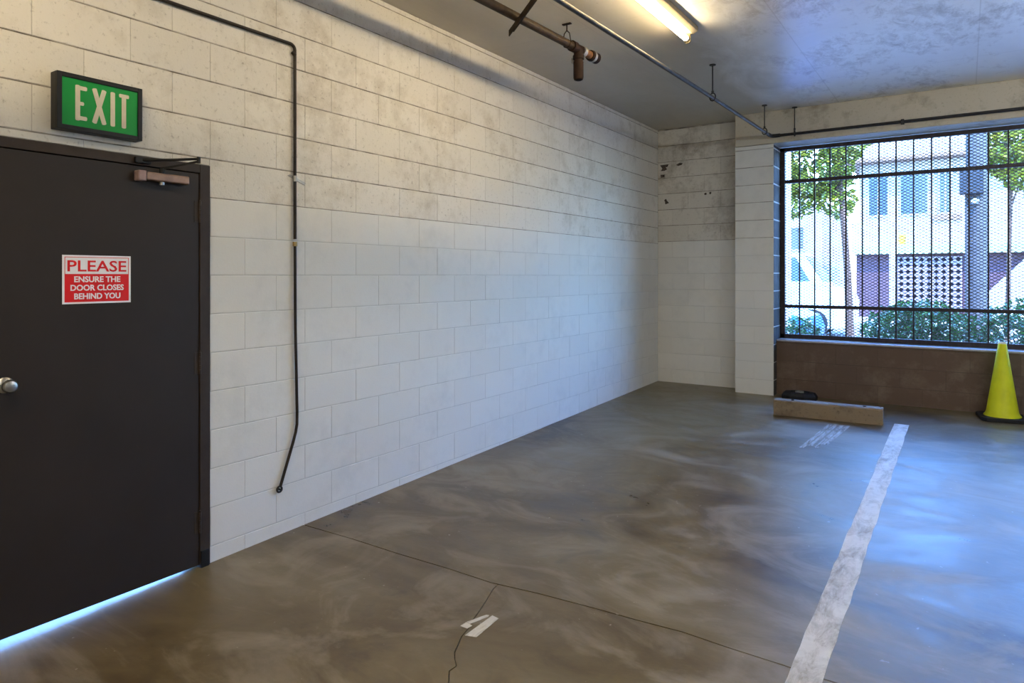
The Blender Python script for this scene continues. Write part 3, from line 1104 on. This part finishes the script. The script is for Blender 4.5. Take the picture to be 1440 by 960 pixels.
# ------------------------------------------------------------------ things on the floor
# wheel stop: a chipped timber baulk, slightly askew
ws = MB()
nseg = 12
for i in range(1):
    pass
random.seed(5)
L, Dp, Hh = 0.955, 0.125, 0.150
prof = [(0, 0), (Dp, 0), (Dp, Hh - 0.012), (Dp - 0.012, Hh), (0.012, Hh), (0, Hh - 0.012)]
vv, ff = [], []
for i in range(nseg + 1):
    x = L * i / nseg
    for (py, pz) in prof:
        j = 0.0025
        vv.append((x + random.uniform(-j, j), py + random.uniform(-j, j), pz + (random.uniform(-j, j) if pz > 0 else 0)))
n = len(prof)
for i in range(nseg):
    for k in range(n):
        k2 = (k + 1) % n
        ff.append((i * n + k, i * n + k2, (i + 1) * n + k2, (i + 1) * n + k))
ff.append(tuple(range(n)))
ff.append(tuple(nseg * n + k for k in reversed(range(n))))
ws.add(vv, ff)
wsr = empty('wheel_stop', (1.70, 7.005, fz(7.06)), R(3.0))
wsr.rotation_euler = (math.atan(0.0239), 0, R(3.0))
tag(wsr, 'short weathered tan timber wheel stop lying on the floor', 'wheel stop')
me = ws.mesh('baulk')
o = link('baulk', me, MAT['timber'])
o.parent = wsr
for xx in (0.17, 0.80):
    mb = MB()
    mb.tube([(xx, Dp / 2, Hh - 0.01), (xx, Dp / 2, Hh + 0.006)], 0.014, 10)
    o = link('bolt', mb.mesh('bolt'), MAT['rust'])
    o.parent = wsr

# black rubber sign base by the jamb
rb = empty('rubber_base', (1.765, 7.93, fz(7.93)), R(0))
tag(rb, 'low black rubber sign base on the floor against the brown wall', 'sign base')
mb = MB()
oct_ = lambda r, z: [(r * 1.0 * math.cos(R(22.5 + 45 * q)), r * 0.78 * math.sin(R(22.5 + 45 * q)), z) for q in range(8)]
lv = [oct_(0.190, 0.0), oct_(0.190, 0.045), oct_(0.165, 0.078), oct_(0.110, 0.082), oct_(0.100, 0.070)]
vv = [p for ring in lv for p in ring]
ff = []
for i in range(len(lv) - 1):
    for k in range(8):
        ff.append((i * 8 + k, i * 8 + (k + 1) % 8, (i + 1) * 8 + (k + 1) % 8, (i + 1) * 8 + k))
ff.append(tuple(reversed(range(8))))
ff.append(tuple((len(lv) - 1) * 8 + k for k in range(8)))
mb.add(vv, ff)
o = link('weight', mb.mesh('weight', bevel=0.003), MAT['black_rubber'])
o.parent = rb
mb = MB()
mb.lathe([(0.045, 0.068), (0.045, 0.088), (0.030, 0.090), (0.030, 0.072)], 20)
o = link('socket', mb.mesh('socket'), MAT['grey_metal'])
o.parent = rb

# traffic cone
tc = empty('traffic_cone', (3.575, 7.90, fz(7.90)), R(8))
tag(tc, 'lime yellow traffic cone on a black base under the window', 'traffic cone')
mb = MB()
q = 0.19
mb.prism([(-q, -q + 0.04, 0), (-q + 0.04, -q, 0), (q - 0.04, -q, 0), (q, -q + 0.04, 0), (q, q - 0.04, 0), (q - 0.04, q, 0), (-q + 0.04, q, 0), (-q, q - 0.04, 0)], (0, 0, 0.034))
o = link('base', mb.mesh('base', bevel=0.006), MAT['black_rubber'])
o.parent = tc
mb = MB()
mb.lathe([(0.150, 0.034), (0.150, 0.040), (0.138, 0.052), (0.128, 0.075), (0.036, 0.700), (0.034, 0.722), (0.028, 0.730), (0.024, 0.722), (0.022, 0.60)], 40, cap1=True)
o = link('body', mb.mesh('body'), MAT['cone'])
smooth_angle(o, 50)
o.parent = tc
mb = MB()
mb.lathe([(0.0345, 0.716), (0.035, 0.726), (0.030, 0.733), (0.024, 0.731), (0.0235, 0.716)], 24, cap0=False, cap1=False)
o = link('rim', mb.mesh('rim'), MAT['conetop'])
smooth_angle(o, 60)
o.parent = tc

# ------------------------------------------------------------------ outside the window
mb = MB()
mb.box((-40, YOUT, -0.25), (40, 11.4, 0.08))
tag(mb.build('sidewalk', MAT['paving']), kind='structure')
mb = MB()
mb.box((-60, 11.4, -0.3), (60, 22.5, -0.05))
mb.box((-60, -60, -0.45), (-0.6, YOUT, -0.06))
mb.box((-0.6, -60, -0.5), (60, YB - 0.3, -0.13))
mb.box((XR + 0.2, YB - 0.3, -0.5), (60, YOUT, -0.13))
tag(mb.build('street', MAT['asphalt']), kind='structure')
mb = MB()
mb.box((-60, 22.5, -0.3), (60, 60, 0.08))
tag(mb.build('far_sidewalk', MAT['paving']), kind='structure')


def foliage(parent, blobs, n, size, mat, name='foliage', seed=1):
    rnd = random.Random(seed)
    m1 = MB()
    tot = sum(b[3] * b[4] * b[5] for b in blobs)
    vv, ff = [], []
    for (x, y, z, rx, ry, rz_) in blobs:
        k = int(n * rx * ry * rz_ / tot)
        for _ in range(k):
            d = V(rnd.gauss(0, 1), rnd.gauss(0, 1), rnd.gauss(0, 1)).normalized()
            rr = rnd.uniform(0.55, 1.0) ** 0.6
            p = V(x + d.x * rx * rr, y + d.y * ry * rr, z + d.z * rz_ * rr)
            e = Euler((rnd.uniform(-1.2, 1.2), rnd.uniform(-1.2, 1.2), rnd.uniform(0, 6.28))).to_matrix()
            s_ = size * rnd.uniform(0.6, 1.3)
            b0 = len(vv)
            for q in ((-s_, 0, 0), (0, -s_ * 0.45, 0.12 * s_), (s_, 0, 0), (0, s_ * 0.45, 0.12 * s_)):
                vv.append(tuple(p + e @ Vector(q)))
            ff.append((b0, b0 + 1, b0 + 2))
            ff.append((b0, b0 + 2, b0 + 3))
    m1.add(vv, ff)
    o = m1.build(name, mat, parent, fix=False)
    o['kind'] = 'stuff'
    return o


def shrub(name, x, y, rx, ry, h, label, mat, n, size, seed, group=None):
    r = empty(name, (x, y, 0.08))
    tag(r, label, 'shrub', group)
    rnd = random.Random(seed)
    bl = [(x, y, 0.08 + h * 0.5, rx, ry, h * 0.5)]
    for _ in range(5):
        bl.append((x + rnd.uniform(-rx, rx) * 0.6, y + rnd.uniform(-ry, ry) * 0.5, 0.08 + h * rnd.uniform(0.45, 0.72), rx * 0.45, ry * 0.5, h * 0.27))
    foliage(r, bl, n, size, mat, seed=seed)
    m1 = MB()
    for _ in range(6):
        a = rnd.uniform(0, 6.28)
        m1.tube([(x + 0.05 * math.cos(a), y + 0.05 * math.sin(a), 0.07), (x + rx * 0.4 * math.cos(a), y + ry * 0.4 * math.sin(a), 0.08 + h * 0.6)], [0.012, 0.006], 6)
    m1.build('stems', MAT['bark'], r)
    return r


hg = 'hedge shrubs outside the window'
shrub('hedge_shrub', 2.82, 9.75, 0.72, 0.65, 1.13, 'leafy green hedge shrub outside the window, leftmost of the hedge', MAT['hedge'], 3400, 0.045, 21, hg)
shrub('hedge_shrub', 4.00, 9.80, 0.76, 0.65, 1.17, 'leafy green hedge shrub outside the window behind the traffic cone', MAT['hedge'], 3600, 0.045, 22, hg)
shrub('hedge_shrub', 5.24, 9.80, 0.76, 0.65, 1.17, 'leafy green hedge shrub outside the window at the right end of the hedge', MAT['hedge'], 3600, 0.045, 23, hg)
shrub('small_shrub', 1.45, 9.55, 0.36, 0.40, 0.86, 'small round green shrub outside the window beside the dark jamb', MAT['hedge'], 1500, 0.04, 24)
shrub('low_plant', 2.06, 9.22, 0.16, 0.22, 0.62, 'low dark plant between the small shrub and the hedge', MAT['darkbush'], 300, 0.04, 25)


def tree(x, y, label, blobs, n, size, seed, tr, height, lean=0.0):
    r = empty('street_tree', (x, y, 0))
    tag(r, label, 'tree', 'trees across the street')
    m1 = MB()
    m1.tube([(x, y, -0.1), (x + lean * 0.2, y, height * 0.35), (x + lean * 0.6, y, height * 0.7), (x + lean, y, height)], [tr * 1.2, tr, tr * 0.8, tr * 0.4], 10)
    smooth_angle(m1.build('trunk', MAT['bark'], r))
    m1 = MB()
    rnd = random.Random(seed)
    for b in blobs:
        m1.tube([(x + lean * 0.6, y, height * 0.7), (b[0], b[1], b[2])], [tr * 0.5, tr * 0.15], 7)
    m1.build('branches', MAT['bark'], r)
    foliage(r, blobs, n, size, MAT['tree'], 'crown', seed)
    return r


tree(1.22, 16.2, 'yellow green street tree with a brown trunk at the left of the window view', [(0.4, 16.2, 4.1, 0.95, 0.9, 0.9), (-0.6, 16.4, 3.9, 0.8, 0.8, 0.8), (1.1, 16.0, 4.5, 0.55, 0.7, 0.6), (0.2, 16.0, 5.4, 1.2, 1.0, 0.9), (0.9, 16.4, 3.3, 0.45, 0.5, 0.6), (0.0, 16.4, 3.3, 0.6, 0.5, 0.5)], 5200, 0.11, 31, 0.075, 4.6, -0.3)
tree(4.1, 19.5, 'yellow green street tree behind the utility pole', [(4.1, 19.5, 4.6, 0.75, 0.8, 0.8), (4.4, 19.5, 3.9, 0.45, 0.6, 0.5), (4.0, 19.7, 5.6, 0.8, 0.8, 0.7)], 2600, 0.12, 32, 0.05, 4.4, 0.1)
tree(-3.6, 21.0, 'tall green street tree in front of the white gabled house', [(-3.4, 21.0, 4.6, 1.5, 1.2, 1.2), (-2.2, 21.2, 5.6, 1.3, 1.2, 1.1), (-4.6, 21.0, 5.6, 1.4, 1.2, 1.2)], 2200, 0.14, 33, 0.12, 4.6, 0.2)

# utility pole with its box
up = empty('utility_pole', (3.43, 14.0, -0.05))
tag(up, 'grey utility pole carrying a dark box, seen through the window', 'utility pole')
mb = MB()
mb.tube([(3.44, 14.0, -0.1), (3.44, 14.0, 3.0), (3.44, 14.0, 9.5)], [0.165, 0.155, 0.12], 20)
smooth_angle(mb.build('pole', MAT['pole'], up))
mb = MB()
mb.box((3.20, 13.66, 2.88), (3.54, 13.86, 3.30))
bx_ = mb.build('box', MAT['pole_box'], up, bevel=0.01)
mb = MB()
mb.lathe([(0.06, 0), (0.06, 0.05), (0.045, 0.07)], 16, Matrix.Translation((3.42, 13.80, 2.76)) @ Matrix.Rotation(R(90), 4, 'X'))
smooth_angle(mb.build('meter', MAT['steel'], up))
mb = MB()
mb.tube([(3.30, 13.82, -0.05), (3.30, 13.82, 2.88)], 0.025, 10)
smooth_angle(mb.build('riser', MAT['pole'], up))

mb = MB()
lp = empty('lamp_post', (0.95, 11.2, 0.08))
tag(lp, 'slender white lamp post at the left edge of the window view', 'lamp post')
mb.tube([(0.97, 11.2, 0.05), (0.97, 11.2, 4.6), (0.97, 11.35, 5.0), (0.97, 11.9, 5.2)], [0.05, 0.045, 0.04, 0.035], 12)
smooth_angle(mb.build('post', MAT['bwhite'], lp))
mb = MB()
mb.lathe([(0.09, 0.05), (0.085, 0.35), (0.055, 0.42)], 14, Matrix.Translation((0.97, 11.2, 0.0)))
mb.build('base', MAT['bwhite'], lp)
mb = MB()
mb.box((0.88, 11.8, 5.13), (1.06, 12.3, 5.22))
mb.build('lamp_head', MAT['bwhite'], lp, bevel=0.02)

sg = empty('marker_post', (1.62, 21.4, -0.05))
tag(sg, 'white marker post with a small yellow plate in front of the brick wall', 'post')
mb = MB()
mb.box((1.53, 21.3, -0.06), (1.70, 21.42, 2.50))
mb.build('post', MAT['bwhite'], sg, bevel=0.01)
mb = MB()
mb.box((1.76, 21.3, 2.36), (1.94, 21.33, 2.62))
mb.box((1.70, 21.31, 2.46), (1.77, 21.33, 2.50))
mb.build('plate', MAT['yellow'], sg)


# cars: lofted side profile
def car(name, x_front, y, length, belt, roof, hood, mat, label, cab0, cab1, wheel_r=0.32):
    r = empty(name, (x_front - length / 2, y, -0.05))
    tag(r, label, 'car')
    w = 0.86
    z0 = 0.17
    xf, xb = x_front, x_front - length
    prof_ = [(xb, z0 + 0.1), (xb + 0.03, belt - 0.05), (xb + 0.15, belt), (cab1 + 0.15, belt), (xf - 0.55, hood), (xf - 0.08, hood - 0.16), (xf, hood - 0.38), (xf - 0.03, z0 + 0.08), (xf - 0.25, z0), (xb + 0.2, z0)]
    m1 = MB()
    m1.prism([(px_, y - w, pz) for px_, pz in prof_], (0, 2 * w, 0))
    m1.build('body', mat, r, bevel=0.05, seg=3)
    m1 = MB()
    wi = w - 0.14
    lo = [(cab0 - 0.25, y - w + 0.03, belt - 0.03), (cab1 + 0.55, y - w + 0.03, belt - 0.03), (cab1 + 0.55, y + w - 0.03, belt - 0.03), (cab0 - 0.25, y + w - 0.03, belt - 0.03)]
    hi = [(cab0, y - wi, roof), (cab1, y - wi, roof), (cab1, y + wi, roof), (cab0, y + wi, roof)]
    m1.add(lo + hi, [(3, 2, 1, 0), (4, 5, 6, 7), (0, 1, 5, 4), (1, 2, 6, 5), (2, 3, 7, 6), (3, 0, 4, 7)])
    m1.build('cabin', mat, r, bevel=0.05, seg=3)

    def on_side(f0, f1, g0, g1):
        out = []
        for (f, g) in ((f0, g0), (f1, g0), (f1, g1), (f0, g1)):
            a = Vector(lo[0]).lerp(Vector(lo[1]), f)
            b = Vector(hi[0]).lerp(Vector(hi[1]), f)
            out.append(a.lerp(b, g) + V(0, -0.012, 0))
        return out
    for (f0, f1) in ((0.06, 0.34), (0.38, 0.64), (0.68, 0.93)):
        m1 = MB()
        m1.prism(on_side(f0, f1, 0.14, 0.86), (0, 0.02, 0))
        m1.build('side_window', MAT['car_glass'], r)
    m1 = MB()
    a = [Vector(lo[1]).lerp(Vector(hi[1]), 0.12), Vector(lo[2]).lerp(Vector(hi[2]), 0.12), Vector(lo[2]).lerp(Vector(hi[2]), 0.9), Vector(lo[1]).lerp(Vector(hi[1]), 0.9)]
    a[0].y += 0.1; a[3].y += 0.1; a[1].y -= 0.1; a[2].y -= 0.1
    m1.prism([p + V(0.012, 0, 0.008) for p in a], (-0.02, 0, 0))
    m1.build('windscreen', MAT['car_glass'], r)
    for xx in (xf - 0.85, xb + 0.8):
        for yy in (y - w - 0.01, y + w - 0.19):
            m1 = MB()
            m1.lathe([(wheel_r * 0.55, 0.02), (wheel_r * 0.62, 0.0), (wheel_r * 0.95, 0.0), (wheel_r, 0.03), (wheel_r, 0.17), (wheel_r * 0.95, 0.2)], 20, Matrix.Translation((xx, yy, wheel_r - 0.05)) @ Matrix.Rotation(R(-90), 4, 'X'))
            wv = m1.build('wheel', MAT['tyre'], r)
            m1 = MB()
            m1.lathe([(wheel_r * 0.56, 0.015), (wheel_r * 0.5, 0.005), (wheel_r * 0.15, 0.0)], 16, Matrix.Translation((xx, yy - 0.003, wheel_r - 0.05)) @ Matrix.Rotation(R(-90), 4, 'X'))
            m1.build('hub_cap', MAT['steel'], wv)
    m1 = MB()
    m1.box((xf - 0.10, y - w + 0.05, hood - 0.32), (xf - 0.01, y - w + 0.35, hood - 0.20))
    m1.build('headlight', MAT['sign_white'], r, bevel=0.02)
    return r


car('parked_van', 0.97, 19.0, 4.7, 1.27, 2.08, 1.22, MAT['car_white'], 'white parked van with dark side windows across the street', -3.4, -0.15, 0.36)
car('parked_car', 1.06, 13.2, 4.2, 0.94, 1.42, 0.92, MAT['car_blue'], 'bright blue car parked close behind the small shrub', -2.6, -0.9)

# two storey building across the street
YBD = 26.0
bd_ = empty('apartment_building', (8.0, YBD, 0.08))
tag(bd_, 'two storey building with white upper floor over a purple brown brick base', 'building')


def bpart(name, a, b, mat, parent=bd_, bev=0.0):
    m1 = MB()
    m1.box(a, b)
    return m1.build(name, mat, parent, bevel=bev)


bpart('base_wall', (0.15, YBD, 0.05), (18, YBD + 8, 2.22), MAT['bpurple'])
bpart('balcony_band', (0.05, YBD - 0.35, 2.22), (18, YBD + 8, 3.30), MAT['bwhite'])
bpart('band_trim', (0.05, YBD - 0.38, 2.22), (18, YBD - 0.34, 2.48), MAT['bgreen'])
bpart('upper_wall', (0.25, YBD, 3.30), (18, YBD + 8, 5.55), MAT['bwhite'])
bpart('eave', (-0.1, YBD - 0.7, 5.30), (18.3, YBD + 8.3, 5.42), MAT['bbrown'])
bpart('roof', (-0.1, YBD - 0.7, 5.42), (18.3, YBD + 8.3, 5.95), MAT['bwhite'])
for (x0, x1, z0_, z1_) in ((0.50, 1.15, 3.5, 4.9), (1.45, 2.3, 3.5, 4.9), (2.55, 2.95, 3.5, 4.9), (5.0, 6.4, 3.5, 4.9), (7.2, 8.6, 3.5, 4.9)):
    w_ = bpart('window', (x0, YBD - 0.05, z0_), (x1, YBD + 0.05, z1_), MAT['bwhite'])
    xm = (x0 + x1) / 2
    bpart('pane', (x0 + 0.05, YBD - 0.06, z0_ + 0.06), (xm - 0.02, YBD - 0.04, z1_ - 0.06), MAT['bglass'], w_)
    bpart('pane', (xm + 0.02, YBD - 0.06, z0_ + 0.06), (x1 - 0.05, YBD - 0.04, z1_ - 0.06), MAT['bglass'], w_)
bpart('beam_end', (2.45, YBD - 0.42, 3.28), (3.2, YBD - 0.02, 3.46), MAT['bbrown'])
# pierced breeze block screen
bpart('hole_shade', (1.40, YBD - 0.03, 0.4), (3.20, YBD + 0.01, 2.10), MAT['hollow'])  # dark sheet standing in for the shade inside the holes
mb = MB()
S = 0.2
for i in range(9):
    for j in range(9):
        x0, z0_ = 1.40 + i * S, 0.32 + j * S
        cx_, cz_ = x0 + S / 2, z0_ + S / 2
        outer = [(x0, z0_), (x0 + S, z0_), (x0 + S, z0_ + S), (x0, z0_ + S)]
        h = S * 0.40
        inner = [(cx_, cz_ - h), (cx_ + h, cz_), (cx_, cz_ + h), (cx_ - h, cz_)]
        v_ = []
        for yy in (YBD - 0.15, YBD - 0.03):
            v_ += [(p[0], yy, p[1]) for p in outer] + [(p[0], yy, p[1]) for p in inner]
        f_ = []
        for k in range(4):
            k2 = (k + 1) % 4
            f_.append((k, 4 + k, k2))
            f_.append((k2, 4 + k, 4 + k2))
            f_.append((4 + k, 12 + k, 12 + k2, 4 + k2))
        mb.add(v_, f_)
o = mb.build('breeze_screen', MAT['breeze'], bd_, fix=False)
tag(o, 'pierced breeze block screen', kind='stuff')
# sloping white stair wall
mb = MB()
mb.prism([(3.75, YBD - 1.4, 0.05), (4.6, YBD - 1.4, 0.05), (6.2, YBD - 1.4, 2.4), (6.2, YBD - 1.4, 3.2), (5.0, YBD - 1.4, 2.3), (3.75, YBD - 1.4, 0.9)], (0, 0.2, 0))
mb.build('stair_wall', MAT['bwhite'], bd_)

hs = empty('gabled_house', (-5.0, 32.0, 0.08))
tag(hs, 'white gabled house far behind the trees at the left of the window view', 'house')
mb = MB()
mb.prism([(-4.3, 32, 0.05), (-1.9, 32, 0.05), (-1.9, 32, 4.5), (-3.0, 32, 5.6), (-4.3, 32, 4.5)], (0, 8, 0))
mb.build('wall', MAT['bwhite'], hs)
mb = MB()
mb.box((-12, 33, 0.05), (-4.2, 40, 4.2))
mb.build('side_wing', MAT['bwhite'], hs)
mb = MB()
mb.prism([(-12.3, 32.7, 4.2), (-12.3, 36.5, 5.6), (-12.3, 40.3, 4.2)], (8.1, 0, 0))
mb.build('roof', MAT['roof'], hs)
for x0 in (-3.5,):
    mb = MB()
    mb.box((x0, 31.95, 2.6), (x0 + 0.9, 32.02, 3.7))
    w_ = mb.build('window', MAT['bwhite'], hs)
    mb = MB()
    mb.box((x0 + 0.08, 31.93, 2.68), (x0 + 0.82, 31.96, 3.62))
    mb.build('pane', MAT['bglass'], w_)
